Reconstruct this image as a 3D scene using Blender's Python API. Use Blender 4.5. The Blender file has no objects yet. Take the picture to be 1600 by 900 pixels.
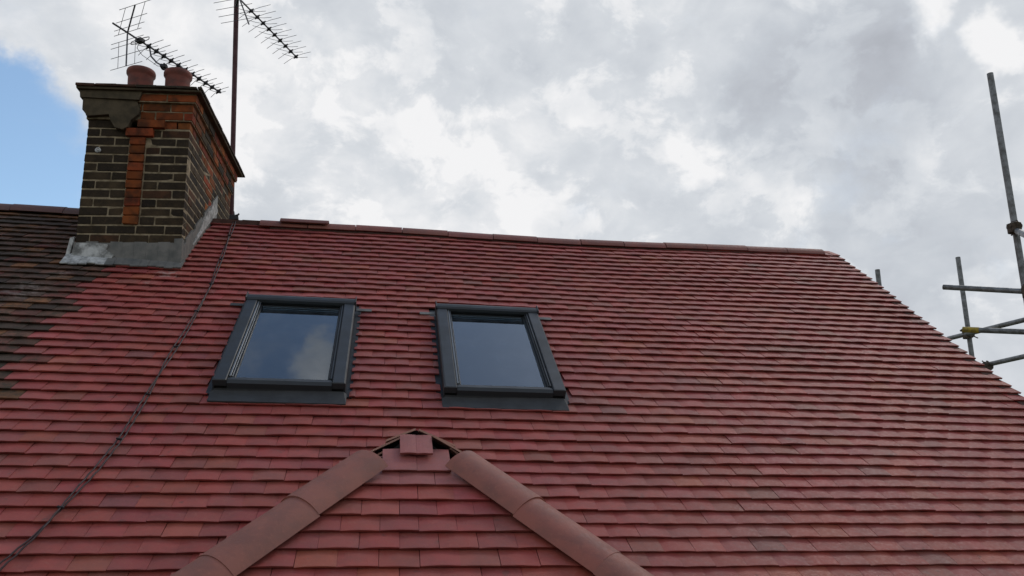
import bpy, math, random
from mathutils import Vector, Matrix, noise
random.seed(7)
R_ = random.random
def U(a, b): return a + (b - a) * R_()
PI = math.pi
scene = bpy.context.scene
COL = scene.collection

# ---------------------------------------------------------------- camera
cam_d = bpy.data.cameras.new('camera')
cam = bpy.data.objects.new('camera', cam_d)
COL.objects.link(cam)
CAM = Vector((0.1906, -7.5266, -2.4805))
RX = Vector((0.98591479, -0.16710097, 0.00702146))
RY = Vector((-0.04959657, -0.25201583, 0.96645134))
RZ = Vector((-0.15972544, -0.95318691, -0.25675377))
cam.matrix_world = Matrix(((RX.x, RY.x, RZ.x, CAM.x), (RX.y, RY.y, RZ.y, CAM.y), (RX.z, RY.z, RZ.z, CAM.z), (0, 0, 0, 1)))
cam_d.sensor_width = 36
cam_d.lens = 28.11
cam_d.clip_start = 0.05
cam_d.clip_end = 5000
scene.camera = cam
FPX = 1249.5
def ray(x, y):                      # direction from the camera towards a point of the photograph (used once, to find real positions)
    return RX * ((x - 800) / FPX) - RY * ((y - 450) / FPX) - RZ
def at(x, y, z): return CAM + ray(x, y) * z

# ---------------------------------------------------------------- exposure
scene.view_settings.view_transform = 'Standard'
scene.view_settings.look = 'None'
scene.view_settings.exposure = 0.0
scene.view_settings.gamma = 1.0

# ---------------------------------------------------------------- node helpers
class NT:
    def __init__(s, nt): s.nt = nt; s.n = nt.nodes; s.l = nt.links
    def new(s, t, **k):
        nd = s.n.new(t)
        for a, b in k.items(): setattr(nd, a, b)
        return nd
    def put(s, sock, v):
        if isinstance(v, bpy.types.NodeSocket): s.l.new(v, sock)
        elif v is not None:
            try: sock.default_value = v
            except Exception: sock.default_value = (v, v, v, 1) if sock.type == 'RGBA' else (v, v, v)
    def math(s, op, a, b=None, c=None, clamp=False):
        m = s.new('ShaderNodeMath', operation=op, use_clamp=clamp)
        s.put(m.inputs[0], a); s.put(m.inputs[1], b) if b is not None else None
        if c is not None: s.put(m.inputs[2], c)
        return m.outputs[0]
    def vmath(s, op, a, b=None, out=0):
        m = s.new('ShaderNodeVectorMath', operation=op)
        s.put(m.inputs[0], a)
        if b is not None: s.put(m.inputs[1], b)
        return m.outputs[out]
    def scale(s, a, f):
        m = s.new('ShaderNodeVectorMath', operation='SCALE'); s.put(m.inputs[0], a); s.put(m.inputs[3], f); return m.outputs[0]
    def noise(s, vec, sc, det=4, rough=.55, out=0, dist=0):
        m = s.new('ShaderNodeTexNoise'); s.put(m.inputs['Vector'], vec); s.put(m.inputs['Scale'], sc)
        m.inputs['Detail'].default_value = det; m.inputs['Roughness'].default_value = rough; m.inputs['Distortion'].default_value = dist
        return m.outputs[out]
    def ramp(s, f, a, b, lo=0., hi=1., smooth=True):
        m = s.new('ShaderNodeMapRange', interpolation_type='SMOOTHSTEP' if smooth else 'LINEAR')
        s.put(m.inputs[0], f); s.put(m.inputs[1], a); s.put(m.inputs[2], b); s.put(m.inputs[3], lo); s.put(m.inputs[4], hi)
        return m.outputs[0]
    def mix(s, f, a, b, blend='MIX'):
        m = s.new('ShaderNodeMix', data_type='RGBA', blend_type=blend); s.put(m.inputs[0], f); s.put(m.inputs[6], a); s.put(m.inputs[7], b)
        return m.outputs[2]

# ---------------------------------------------------------------- sky
SUN = Vector((0.55, 0.40, 0.73)).normalized()
sun_el = math.asin(SUN.z); sun_az = math.atan2(SUN.x, SUN.y)
w = bpy.data.worlds.new('World'); scene.world = w; w.use_nodes = True
T = NT(w.node_tree); T.n.clear()
N = T.vmath('NORMALIZE', T.new('ShaderNodeTexCoord').outputs['Generated'])
sky = T.new('ShaderNodeTexSky', sky_type='NISHITA', sun_disc=False, sun_elevation=sun_el, sun_rotation=sun_az)
sky.air_density = 1.0; sky.dust_density = 1.0; sky.ozone_density = 1.5
SKY_STRENGTH = 0.15
sep = T.new('ShaderNodeSeparateXYZ'); T.l.new(N, sep.inputs[0])
zz = T.math('ADD', T.math('MAXIMUM', sep.outputs[2], 0.0), 0.22)
P = T.vmath('DIVIDE', N, T.new('ShaderNodeCombineXYZ').outputs[0])
comb = T.new('ShaderNodeCombineXYZ')
T.l.new(T.math('DIVIDE', sep.outputs[0], zz), comb.inputs[0]); T.l.new(T.math('DIVIDE', sep.outputs[1], zz), comb.inputs[1])
P = comb.outputs[0]
warp = T.scale(T.vmath('SUBTRACT', T.noise(N, 5.0, 6, .6, out=1), (0.5, 0.5, 0.5)), 0.22)
ND = T.vmath('NORMALIZE', T.vmath('ADD', N, warp))
def blob(d, r0, r1):              # soft patch of sky round a direction, radii in degrees
    dt = T.vmath('DOT_PRODUCT', ND, tuple(Vector(d).normalized()), out=1)
    return T.ramp(dt, math.cos(math.radians(r1)), math.cos(math.radians(r0)))
Q = T.vmath('MULTIPLY', N, (1.0, 1.0, 1.3))
Q = T.vmath('ADD', Q, T.scale(T.vmath('SUBTRACT', T.noise(Q, 6.0, 3, .5, out=1), (0.5, 0.5, 0.5)), 0.07))
n_big = T.noise(Q, 3.1, 5, .5)
n_mid = T.noise(T.vmath('ADD', Q, (3.1, 7.7, 0)), 8.5, 6, .55)
n_puff = T.noise(T.vmath('ADD', Q, (9.1, 1.7, 2)), 21.0, 7, .55)
val = T.math('ADD', T.math('MULTIPLY', n_big, .36), T.math('ADD', T.math('MULTIPLY', n_mid, .36), T.math('MULTIPLY', n_puff, .28)))
crisp = T.ramp(T.noise(T.vmath('ADD', Q, (4.4, 2.2, 1)), 10.0, 10, .60), .48, .58, 0, .21)
val = T.math('ADD', T.ramp(val, .36, .63, .36, .90, smooth=False), crisp)
val = T.math('ADD', T.math('MULTIPLY', val, .86), .13)
BL = [((1290, 150), 0, 8, -.30), ((1120, 150), 0, 5, -.06), ((1455, 12), 0.1, 2.8, .42), ((1585, 80), .1, 2.4, .40), ((1085, 235), 0, 3.2, .28),
      ((60, 40), 0, 9, .1), ((900, 300), 0, 9, .12), ((700, 250), 0, 10, .12), ((1400, 380), 0, 12, -.1), ((500, 90), 0, 8, .12), ((1560, 450), 0, 8, -.05),
      ((330, 100), 0, 8, .2), ((1500, 560), 0, 5, .15), ((1000, 60), 0, 8, .02), ((1230, 260), 0, 5, .12)]
for (px, r0, r1, amt) in BL:
    val = T.math('ADD', val, T.math('MULTIPLY', blob(ray(*px), r0, r1), amt))
val = T.math('MAXIMUM', T.math('MINIMUM', val, 1.15), -.2)
cr = T.new('ShaderNodeValToRGB'); T.put(cr.inputs[0], val)
e = cr.color_ramp.elements
e[0].position = 0.0; e[0].color = (.38, .40, .44, 1)
e[1].position = 1.0; e[1].color = (.90, .90, .91, 1)
for pos, c in ((.25, (.475, .50, .55, 1)), (.5, (.565, .60, .65, 1)), (.75, (.68, .71, .75, 1))):
    q = e.new(pos); q.color = c
cloud = cr.outputs[0]
# blue gaps: left of the chimney, overhead, and scattered behind the camera
n_gap = T.noise(T.vmath('ADD', Q, (1.3, 4.2, 5)), 7.0, 9, .62)
g1 = blob(ray(20, 262), 3.0, 7.6)
g1b = blob(ray(60, 290), 1.0, 6.5)
g2 = T.ramp(sep.outputs[2], .62, .78)
gap = T.math('MAXIMUM', T.math('MAXIMUM', g1, g1b), g2)
gap = T.ramp(T.math('ADD', gap, T.math('MULTIPLY', T.math('SUBTRACT', n_gap, .5), 1.3)), .30, 1.0)
gap = T.math('MULTIPLY', gap, T.ramp(T.math('MAXIMUM', T.math('MAXIMUM', g1, g1b), g2), 0.02, .3))
def refl(x, y):
    d = ray(x, y).normalized(); n = Vector((0, -math.sin(math.radians(38)), math.cos(math.radians(38))))
    return d - 2 * d.dot(n) * n
ND = T.vmath('NORMALIZE', T.vmath('ADD', N, T.scale(T.vmath('SUBTRACT', T.noise(N, 14.0, 6, .6, out=1), (0.5, 0.5, 0.5)), 0.09)))
c1 = blob(refl(500, 578), .1, 2.6)
c2 = blob(refl(498, 550), .1, 1.8)
gap = T.math('MULTIPLY', gap, T.math('SUBTRACT', 1.0, T.math('MULTIPLY', T.math('MAXIMUM', c1, c2), .9)))
thin = T.ramp(T.noise(Q, 6.5, 8, .65), .56, .70, 0, .8)     # thin places where a little blue shows
mask = T.math('MAXIMUM', gap, T.math('MULTIPLY', thin, .07))
blue = T.mix(1.0, sky.outputs[0], (1.22, 1.28, 1.22, 1), 'MULTIPLY')
bg1 = T.new('ShaderNodeBackground'); T.put(bg1.inputs[0], blue); bg1.inputs[1].default_value = SKY_STRENGTH
bg2 = T.new('ShaderNodeBackground'); T.put(bg2.inputs[0], cloud); bg2.inputs[1].default_value = 1.0
ms = T.new('ShaderNodeMixShader'); T.l.new(mask, ms.inputs[0]); T.l.new(bg2.outputs[0], ms.inputs[1]); T.l.new(bg1.outputs[0], ms.inputs[2])
out = T.new('ShaderNodeOutputWorld'); T.l.new(ms.outputs[0], out.inputs[0])

# ---------------------------------------------------------------- sun (behind thin cloud)
sd = bpy.data.lights.new('sun', 'SUN'); sd.energy = 0.6; sd.angle = math.radians(14); sd.color = (1, .95, .88)
so = bpy.data.objects.new('sun', sd); COL.objects.link(so)
so.rotation_euler = SUN.to_track_quat('Z', 'Y').to_euler()

# ================================================================ materials
def new_mat(name):
    m = bpy.data.materials.new(name); m.use_nodes = True
    t = NT(m.node_tree); b = t.n['Principled BSDF']
    return m, t, b
def lin(r, g, b): return (r, g, b, 1)
def obj_co(t): return t.new('ShaderNodeTexCoord').outputs['Object']
def bump(t, b, h, strength, dist=.002):
    bn = t.new('ShaderNodeBump'); bn.inputs['Strength'].default_value = strength; bn.inputs['Distance'].default_value = dist
    t.put(bn.inputs['Height'], h); t.l.new(bn.outputs[0], b.inputs['Normal'])

def clay(name, per_object, rough=.62, grime=.25, moss=None, spot=.5, dust=(.37, .165, .125), grim=(.11, .055, .045)):
    """fired clay: colour comes per piece (object colour or colour attribute), plus grain, dust and a few dark blotches"""
    m, t, b = new_mat(name)
    if per_object: colr = t.new('ShaderNodeObjectInfo').outputs['Color']
    else: colr = t.new('ShaderNodeAttribute', attribute_name='tint').outputs['Color']
    g = t.new('ShaderNodeNewGeometry').outputs['Position']
    n1 = t.noise(g, 9, 6, .6); n2 = t.noise(g, 60, 5, .65); n3 = t.noise(t.vmath('MULTIPLY', g, (1.0, 1.0, 1.0)), 2.2, 4, .5)
    c = t.mix(t.ramp(n1, .35, .7, 0, grime * 1.3), colr, lin(*grim), 'MIX')
    c = t.mix(t.ramp(n2, .48, .75, 0, .28), c, lin(*dust), 'MIX')
    c = t.mix(t.ramp(n3, .45, .75, 0, .10), c, lin(*dust), 'MIX')
    c = t.mix(t.ramp(t.noise(g, 14, 3, .5), .66, .75, 0, spot), c, lin(*grim), 'MIX')
    for (uu, vv, rad, am) in ((-1.53, -1.16, .13, .6), (-1.62, -1.35, .07, .35), (-2.42, -1.62, .22, .4), (-2.30, -1.30, .12, .35)):      # mortar washed down from the stack
        pw = (uu, vv * math.cos(math.radians(38)), vv * math.sin(math.radians(38)))
        dd = t.vmath('DISTANCE', g, pw, out=1)
        mk = t.math('MULTIPLY', t.ramp(dd, rad, rad * .3), t.ramp(t.noise(g, 22, 5, .65), .42, .6))
        c = t.mix(t.math('MULTIPLY', mk, am), c, lin(.36, .29, .25))
    if moss: c = t.mix(t.ramp(t.noise(g, 17, 6, .7), .48, .62, 0, .75), c, moss, 'MIX')
    t.put(b.inputs['Base Color'], c)
    t.put(b.inputs['Roughness'], t.ramp(n2, .3, .7, rough - .08, rough + .12))
    b.inputs['Specular IOR Level'].default_value = .36
    bump(t, b, t.math('ADD', t.math('MULTIPLY', n2, .6), t.noise(g, 260, 4, .7)), .45, .0016)
    return m
MAT = {}
MAT['tile'] = clay('new_clay_tile', True)
MAT['tiles'] = clay('new_clay_tile_field', False)
OD = dict(dust=(.12, .085, .06), grim=(.035, .028, .022))
MAT['old'] = clay('weathered_clay_tile', True, .85, .55, lin(.05, .042, .028), **OD)
MAT['olds'] = clay('weathered_clay_tile_field', False, .85, .55, lin(.05, .042, .028), **OD)
MAT['ridge'] = clay('clay_ridge', True, .6, .35)
BK = dict(dust=(.12, .085, .05), grim=(.018, .014, .010))
MAT['brick'] = clay('brick_clay', True, .92, .6, **BK)
MAT['bricks'] = clay('brick_clay_field', False, .92, .6, **BK)
for k_ in ('brick', 'bricks', 'old', 'olds'): MAT[k_].node_tree.nodes['Principled BSDF'].inputs['Specular IOR Level'].default_value = .16

def simple(name, colr, rough, spec=.5, metal=0, nscale=20, namt=.3, dark=None, bump_s=.2, bd=.002):
    m, t, b = new_mat(name)
    g = obj_co(t)
    n = t.noise(g, nscale, 6, .6)
    dk = dark or tuple(x * .45 for x in colr)
    t.put(b.inputs['Base Color'], t.mix(t.ramp(n, .35, .7, 0, namt), lin(*colr), lin(*dk)))
    t.put(b.inputs['Roughness'], t.ramp(n, .3, .7, max(rough - .08, .05), min(rough + .1, 1)))
    b.inputs['Specular IOR Level'].default_value = spec; b.inputs['Metallic'].default_value = metal
    if bump_s: bump(t, b, t.noise(g, nscale * 4, 5, .6), bump_s, bd)
    return m
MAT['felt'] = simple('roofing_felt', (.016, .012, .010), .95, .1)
MAT['mortar'] = simple('old_mortar', (.30, .24, .155), .95, .2, 0, 14, 1.0, (.13, .10, .06), .6, .003)
MAT['cement'] = simple('sooty_cement', (.088, .068, .042), .95, .2, 0, 12, .6, (.03, .027, .02), .6, .004)
MAT['cement_pale'] = simple('pale_cement', (.42, .41, .39), .95, .2, 0, 22, .9, (.13, .12, .11), .8, .006)
MAT['bedding'] = simple('ridge_bedding_mortar', (.10, .055, .045), .95, .2, 0, 25, .5)
MAT['lead'] = simple('lead_sheet', (.15, .142, .125), .62, .5, .0, 9, .8, (.075, .08, .075), .35, .004)
MAT['lead_white'] = simple('bloomed_lead', (.52, .52, .50), .8, .3, 0, 14, 1.0, (.14, .14, .13), .4, .004)
MAT['alu'] = simple('grey_coated_aluminium', (.028, .031, .034), .5, .35, .0, 5, .35, (.026, .028, .03), .05)
MAT['alu_light'] = simple('bare_aluminium_lip', (.14, .15, .16), .4, .5, .3, 5, .3)
MAT['rubber'] = simple('black_gasket', (.012, .012, .013), .6)
MAT['flash'] = simple('dark_apron_flashing', (.050, .052, .054), .7, .3, 0, 8, .5, (.03, .03, .032))
MAT['pine'] = simple('varnished_pine', (.62, .40, .18), .5)
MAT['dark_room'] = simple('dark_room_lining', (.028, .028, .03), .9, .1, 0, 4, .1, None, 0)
MAT['blind'] = simple('vent_bar', (.45, .47, .5), .5)
MAT['antenna'] = simple('weathered_aerial_alloy', (.10, .10, .11), .5, .5, .5, 40, .4)
MAT['plastic'] = simple('black_aerial_plastic', (.018, .018, .02), .55)
MAT['mast'] = simple('rusty_mast_paint', (.075, .025, .028), .6, .4, .1, 12, .5, (.03, .012, .012))
MAT['galv'] = simple('galvanised_scaffold_tube', (.19, .20, .205), .5, .5, .35, 16, .8, (.07, .068, .06), .25)
MAT['coupler'] = simple('rusty_scaffold_coupler', (.10, .08, .06), .8, .3, .2, 40, .8, (.03, .022, .018), .5)
MAT['yellow'] = simple('yellow_scaffold_paint', (.42, .30, .03), .6, .4, 0, 35, .9, (.09, .07, .03), .3)
MAT['cable'] = simple('brown_black_cable', (.035, .016, .014), .55)
MAT['wall'] = simple('house_wall_render', (.42, .38, .32), .9, .3, 0, 3, .3)
MAT['grass'] = simple('garden_ground', (.06, .085, .03), .95, .2, 0, 3, .6)
def pot_mat():
    m, t, b = new_mat('terracotta_pot'); g = obj_co(t)
    c = t.mix(t.ramp(t.noise(g, 12, 5, .6), .4, .7, 0, .7), lin(.17, .042, .026), lin(.06, .024, .018))
    t.put(b.inputs['Base Color'], c); b.inputs['Roughness'].default_value = .75
    bump(t, b, t.noise(g, 50, 5, .6), .3); return m
MAT['pot'] = pot_mat()
def glass_mat():
    m, t, b = new_mat('double_glazing')
    t.n.remove(b)
    gl = t.new('ShaderNodeBsdfGlossy'); gl.inputs['Roughness'].default_value = .0; gl.inputs['Color'].default_value = (.86, .93, 1, 1)
    tr = t.new('ShaderNodeBsdfTransparent'); tr.inputs['Color'].default_value = (.70, .78, .80, 1)
    fr = t.new('ShaderNodeFresnel'); fr.inputs['IOR'].default_value = 2.15
    g = obj_co(t)
    df = t.new('ShaderNodeBsdfDiffuse'); df.inputs['Color'].default_value = (.35, .37, .4, 1)
    mx = t.new('ShaderNodeMixShader'); t.l.new(fr.outputs[0], mx.inputs[0]); t.l.new(tr.outputs[0], mx.inputs[1]); t.l.new(gl.outputs[0], mx.inputs[2])
    m2 = t.new('ShaderNodeMixShader'); t.put(m2.inputs[0], t.ramp(t.noise(g, 6, 6, .65), .45, .8, .015, .09)); t.l.new(mx.outputs[0], m2.inputs[1]); t.l.new(df.outputs[0], m2.inputs[2])
    t.l.new(m2.outputs[0], t.n['Material Output'].inputs[0]); return m
MAT['glass'] = glass_mat()

# ================================================================ mesh helpers
class MB:
    def __init__(s): s.v = []; s.f = []; s.m = []; s.c = []; s.smooth = []
    def add(s, vs, fs, mat=0, col=None, M=None, smooth=False):
        o = len(s.v)
        s.v += [tuple(M @ Vector(p)) if M is not None else tuple(p) for p in vs]
        for f in fs: s.f.append(tuple(i + o for i in f)); s.m.append(mat); s.c.append(col or (1, 1, 1, 1)); s.smooth.append(smooth)
        return s
    def box(s, x0, x1, y0, y1, z0, z1, mat=0, col=None, M=None, jit=0, ch=0):
        if ch:
            vs = []
            for z, i in ((z0, ch), (z0 + ch, 0), (z1 - ch, 0), (z1, ch)):
                vs += [(x0 + i, y0 + i, z), (x1 - i, y0 + i, z), (x1 - i, y1 - i, z), (x0 + i, y1 - i, z)]
            fs = [(3, 2, 1, 0), (12, 13, 14, 15)]
            for k in range(3):
                for j in range(4): a = k * 4 + j; b = k * 4 + (j + 1) % 4; fs.append((a, b, b + 4, a + 4))
        else:
            vs = [(x0, y0, z0), (x1, y0, z0), (x1, y1, z0), (x0, y1, z0), (x0, y0, z1), (x1, y0, z1), (x1, y1, z1), (x0, y1, z1)]
            fs = [(3, 2, 1, 0), (4, 5, 6, 7), (0, 1, 5, 4), (1, 2, 6, 5), (2, 3, 7, 6), (3, 0, 4, 7)]
        if jit: vs = [(a + U(-jit, jit), b + U(-jit, jit), c + U(-jit, jit)) for a, b, c in vs]
        return s.add(vs, fs, mat, col, M)
    def tube(s, pts, r, n=10, mat=0, caps=True, hollow=False, smooth=True, col=None):
        pts = [Vector(p) for p in pts]; rings = []
        up = None
        for i, p in enumerate(pts):
            d = ((pts[min(i + 1, len(pts) - 1)] - pts[max(i - 1, 0)])).normalized()
            if up is None: up = d.orthogonal().normalized()
            up = (up - d * up.dot(d)).normalized(); sd_ = d.cross(up)
            rr = r[i] if isinstance(r, (list, tuple)) else r
            rings.append([p + (up * math.cos(2 * PI * k / n) + sd_ * math.sin(2 * PI * k / n)) * rr for k in range(n)])
        vs = [q for rg in rings for q in rg]; fs = []
        for i in range(len(rings) - 1):
            for k in range(n): a = i * n + k; b = i * n + (k + 1) % n; fs.append((a, b, b + n, a + n))
        s.add(vs, fs, mat, col, None, smooth)
        if caps and not hollow:
            s.add(rings[0], [tuple(range(n))[::-1]], mat, col); s.add(rings[-1], [tuple(range(n))], mat, col)
        if hollow:                                # open tube ends with a wall
            for e0, e1 in ((0, 1), (-1, -2)):
                d = (pts[e1] - pts[e0]).normalized(); rr = r[0] if isinstance(r, (list, tuple)) else r
                inner = [pts[e0] + (q - pts[e0]) * .8 for q in rings[e0]]; deep = [q + d * min(.15, (pts[e1] - pts[e0]).length) for q in inner]
                vs = list(rings[e0]) + inner + deep
                fs = [(k, (k + 1) % n, n + (k + 1) % n, n + k) for k in range(n)] + [(n + k, n + (k + 1) % n, 2 * n + (k + 1) % n, 2 * n + k) for k in range(n)]
                s.add(vs, fs, mat, col)
        return s
    def lathe(s, prof, n=28, mat=0, M=None):
        vs = []; fs = []
        for (r, z) in prof: vs += [(r * math.cos(2 * PI * k / n), r * math.sin(2 * PI * k / n), z) for k in range(n)]
        for i in range(len(prof) - 1):
            for k in range(n): a = i * n + k; b = i * n + (k + 1) % n; fs.append((a, b, b + n, a + n))
        return s.add(vs, fs, mat, None, M, True)
    def mesh(s, name, mats, color=False):
        me = bpy.data.meshes.new(name); me.from_pydata(s.v, [], s.f)
        for m in mats: me.materials.append(m)
        me.polygons.foreach_set('material_index', s.m); me.polygons.foreach_set('use_smooth', s.smooth)
        if color:
            a = me.color_attributes.new('tint', 'FLOAT_COLOR', 'CORNER'); buf = []
            for f, c in zip(s.f, s.c): buf += list(c) * len(f)
            a.data.foreach_set('color', buf)
        me.update(); return me
    def obj(s, name, mats, parent=None, color=False):
        if not isinstance(mats, (list, tuple)): mats = [mats]
        return link(name, s.mesh(name, mats, color), parent)
def link(name, data, parent=None, mat=None, color=None):
    o = bpy.data.objects.new(name, data); COL.objects.link(o)
    if parent: o.parent = parent
    if mat is not None: o.matrix_local = mat
    if color: o.color = color
    return o
def tag(o, label=None, cat=None, group=None, kind=None):
    if label: o['label'] = label
    if cat: o['category'] = cat
    if group: o['group'] = group
    if kind: o['kind'] = kind
    return o

# ================================================================ roof geometry (roof frame: u along the ridge, v up the slope, w outward)
PITCH = math.radians(38); CS, SN = math.cos(PITCH), math.sin(PITCH)
ROOF = Matrix.Rotation(PITCH, 4, 'X')
GAUGE = 0.1078; TW = 0.167; TL = 0.235; TH = 0.0145
TILT = math.atan((TH + .0045) / GAUGE)
APEX = 0.20
def sm(x): x = max(0, min(1, x)); return x * x * (3 - 2 * x)
def lift(u, v):                                    # the old rafters are not dead straight
    return 0.060 * sm((u - 2.2) / 3.0) * sm((v + 3.4) / 3.4) + .004 * math.sin(u * 2.1 + 1) + .003 * math.sin(v * 4 + u)
def tile_mesh(k):
    """plain clay tile: cambered across, tail at y=0, head at y=TL"""
    rr = random.Random(k); nx = 5; camber = .0021 + rr.uniform(-.0010, .0014); skew = rr.uniform(-.0014, .0014)
    vs = []
    for y, dz, s_ in ((0, -.0012, .9985), (.004, 0, 1), (TL, 0, 1)):
        for i in range(nx):
            x = -1 + 2 * i / (nx - 1)
            vs.append((x * .0827 * s_, y + rr.uniform(-.0007, .0007), camber * (1 - x * x) + dz + skew * x + rr.uniform(-.0004, .0004)))
    for y in (0.0, TL):
        for i in range(nx):
            x = -1 + 2 * i / (nx - 1); vs.append((x * .0827, y + (.0085 if y == 0 else .001), camber * (1 - x * x) + skew * x - TH))
    fs = []
    for r in range(2):
        for i in range(nx - 1): a = r * nx + i; fs.append((a, a + 1, a + nx + 1, a + nx))
    b = 3 * nx
    for i in range(nx - 1):
        fs.append((b + i, b + nx + i, b + nx + i + 1, b + i + 1)); fs.append((i, b + i, b + i + 1, i + 1)); fs.append((2 * nx + i, 2 * nx + i + 1, b + nx + i + 1, b + nx + i))
    fs += [(0, nx, 2 * nx, b + nx, b), (nx - 1, b + nx - 1, b + 2 * nx - 1, 3 * nx - 1, 2 * nx - 1)]
    return vs, fs
TILES = [tile_mesh(k) for k in range(7)]
def tile_datas(mat):
    out_ = []
    for vs, fs in TILES: out_.append(MB().add(vs, fs).mesh('tile', [mat]))
    return out_
TD_NEW = tile_datas(MAT['tile']); TD_OLD = tile_datas(MAT['old'])
def new_col(patch=0.):
    r = R_()
    base = (.305, .056, .044)
    if r < .50: c = base
    elif r < .70: c = (.28, .056, .047)
    elif r < .84: c = (.325, .068, .054)
    elif r < .94: c = (.265, .066, .050)
    elif r < .985: c = (.33, .078, .050)
    else: c = (.215, .062, .050)
    k = U(.88, 1.08); return (c[0] * k, c[1] * k * U(.92, 1.12), c[2] * k * U(.93, 1.1), 1)
def old_col():
    r = R_()
    c = (.085, .047, .034) if r < .4 else (.12, .058, .040) if r < .6 else (.055, .036, .028) if r < .8 else (.17, .075, .035) if r < .92 else (.14, .05, .042)
    k = U(.95, 1.5); return (c[0] * k, c[1] * k, c[2] * k, 1)
def tile_pose(u, v, wscale=1.0, extra=0., wob=1.):
    M = Matrix.Translation((u + U(-.001, .001) * wob, v + U(-.003, .003) * wob, lift(u, v) + extra + U(0, .0025) * wob))
    M = M @ Matrix.Rotation(U(-.010, .010) * wob, 4, 'Z') @ Matrix.Rotation(U(-.012, .012) * wob, 4, 'Y') @ Matrix.Rotation(-TILT + U(-.012, .012) * wob, 4, 'X')
    return M @ Matrix.Diagonal((wscale, 1, 1, 1))
def to_px(p):
    d = p - CAM; z = -d.dot(RZ)
    if z < .1: return None
    return 800 + FPX * d.dot(RX) / z, 450 - FPX * d.dot(RY) / z, z

# ground, far below the roof
gb = MB(); gb.add([(-600, -600, -8), (600, -600, -8), (600, 600, -8), (-600, 600, -8)], [(0, 1, 2, 3)])
tag(gb.obj('ground', MAT['grass']), kind='structure')

house = link('house', None); house.location = (1.5, 0, -8)
tag(house, 'house with a bright red plain-tiled roof, two skylights and a hipped bay roof', 'house')
HI = Matrix.Translation((-1.5, 0, 8))                # undo the Empty's own offset
UE = 5.07; UL = -2.0                                  # right verge, party line on the left
VB = -6.4
LEFT_END = -4.6
def prism_roof(u0, u1, name, parent, loc, mats):
    """felted rafters under the tiles: front and back slope, closed"""
    y1, z1 = APEX * CS + .0, APEX * SN
    b = MB(); off = -.045
    yb, zb = VB * CS, VB * SN
    nrm = Vector((0, -SN, CS)) * off
    f0 = Vector((0, yb, zb)) + nrm; top = Vector((0, y1, z1 + off / CS)); bk = Vector((0, 2 * y1 - f0.y, f0.z))
    vs = []
    for x in (u0, u1):
        for p in (f0, top, bk): vs.append((x, p.y, p.z))
        for p in (bk, top, f0): vs.append((x, p.y, p.z - .16))
    n = 6
    fs = [(0, 6, 7, 1), (1, 7, 8, 2), (2, 8, 9, 3), (3, 9, 10, 4), (4, 10, 11, 5), (5, 11, 6, 0), (0, 1, 4, 5), (1, 2, 3, 4), (6, 11, 10, 7), (7, 10, 9, 8)]
    b.add(vs, fs); o = b.obj(name, mats, parent); return o
# house main roof: child 'roof' is the felted slope; holes for the skylights are open in it, so build it from strips
WINS = [(-0.838, 0.016), (0.600, 1.444)]              # skylight openings in u
WV0, WV1 = -3.060, -1.620
roofM = HI @ ROOF
def strips(u0, u1, holes):
    segs = []; cur = u0
    b = MB()
    def slab(a, c, v0, v1): b.box(a, c, v0, v1, -.20, -.045)
    for (h0, h1) in holes:
        slab(cur, h0 + .03, VB, APEX - .035); slab(h0 + .03, h1 - .03, VB, WV0 + .12); slab(h0 + .03, h1 - .03, WV1 - .02, APEX - .035); cur = h1 - .03
    slab(cur, u1, VB, APEX - .035)
    return b
roof = strips(UL, UE - .05, WINS).obj('roof', MAT['felt'], house); roof.matrix_local = roofM
# back slope and walls, out of sight
bb = MB()
AY, AZ = APEX * CS, APEX * SN
def back(b, x0, x1, mat=0):
    L = 5.2
    vs = [(x0, AY, AZ - .02), (x1, AY, AZ - .02), (x1, AY + L * CS, AZ - L * SN - .02), (x0, AY + L * CS, AZ - L * SN - .02)]
    vs += [(x, y - .05, z - .12) for x, y, z in vs]
    b.add(vs, [(0, 1, 2, 3), (7, 6, 5, 4), (0, 4, 5, 1), (1, 5, 6, 2), (2, 6, 7, 3), (3, 7, 4, 0)], mat, (.2, .07, .06, 1))
back(bb, UL + .005, UE)
o = bb.obj('back_roof_slope', MAT['tiles'], house, True); o.matrix_local = HI
wb = MB()
yf, zf = -5.0 * CS, -5.0 * SN - .25
yk, zk = AY + 4.9 * CS, AZ - 4.9 * SN - .25
def walls(b, x0, x1, gx):
    b.box(x0, x1, yf, yf + .25, -8, zf); b.box(x0, x1, yk - .25, yk, -8, zk)
    g0 = [(yf + .25, -8), (yk - .25, -8), (yk - .25, zk), (AY, AZ - .28), (yf + .25, zf)]
    xa, xb = gx
    vs = [(xa, y, z) for y, z in g0] + [(xb, y, z) for y, z in g0]
    b.add(vs, [(4, 3, 2, 1, 0), (5, 6, 7, 8, 9)] + [(i, (i + 1) % 5, 5 + (i + 1) % 5, 5 + i) for i in range(5)])
walls(wb, UL + .05, UE - .12, (UE - .4, UE - .14))
o = wb.obj('wall', MAT['wall'], house); o.matrix_local = HI

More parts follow.
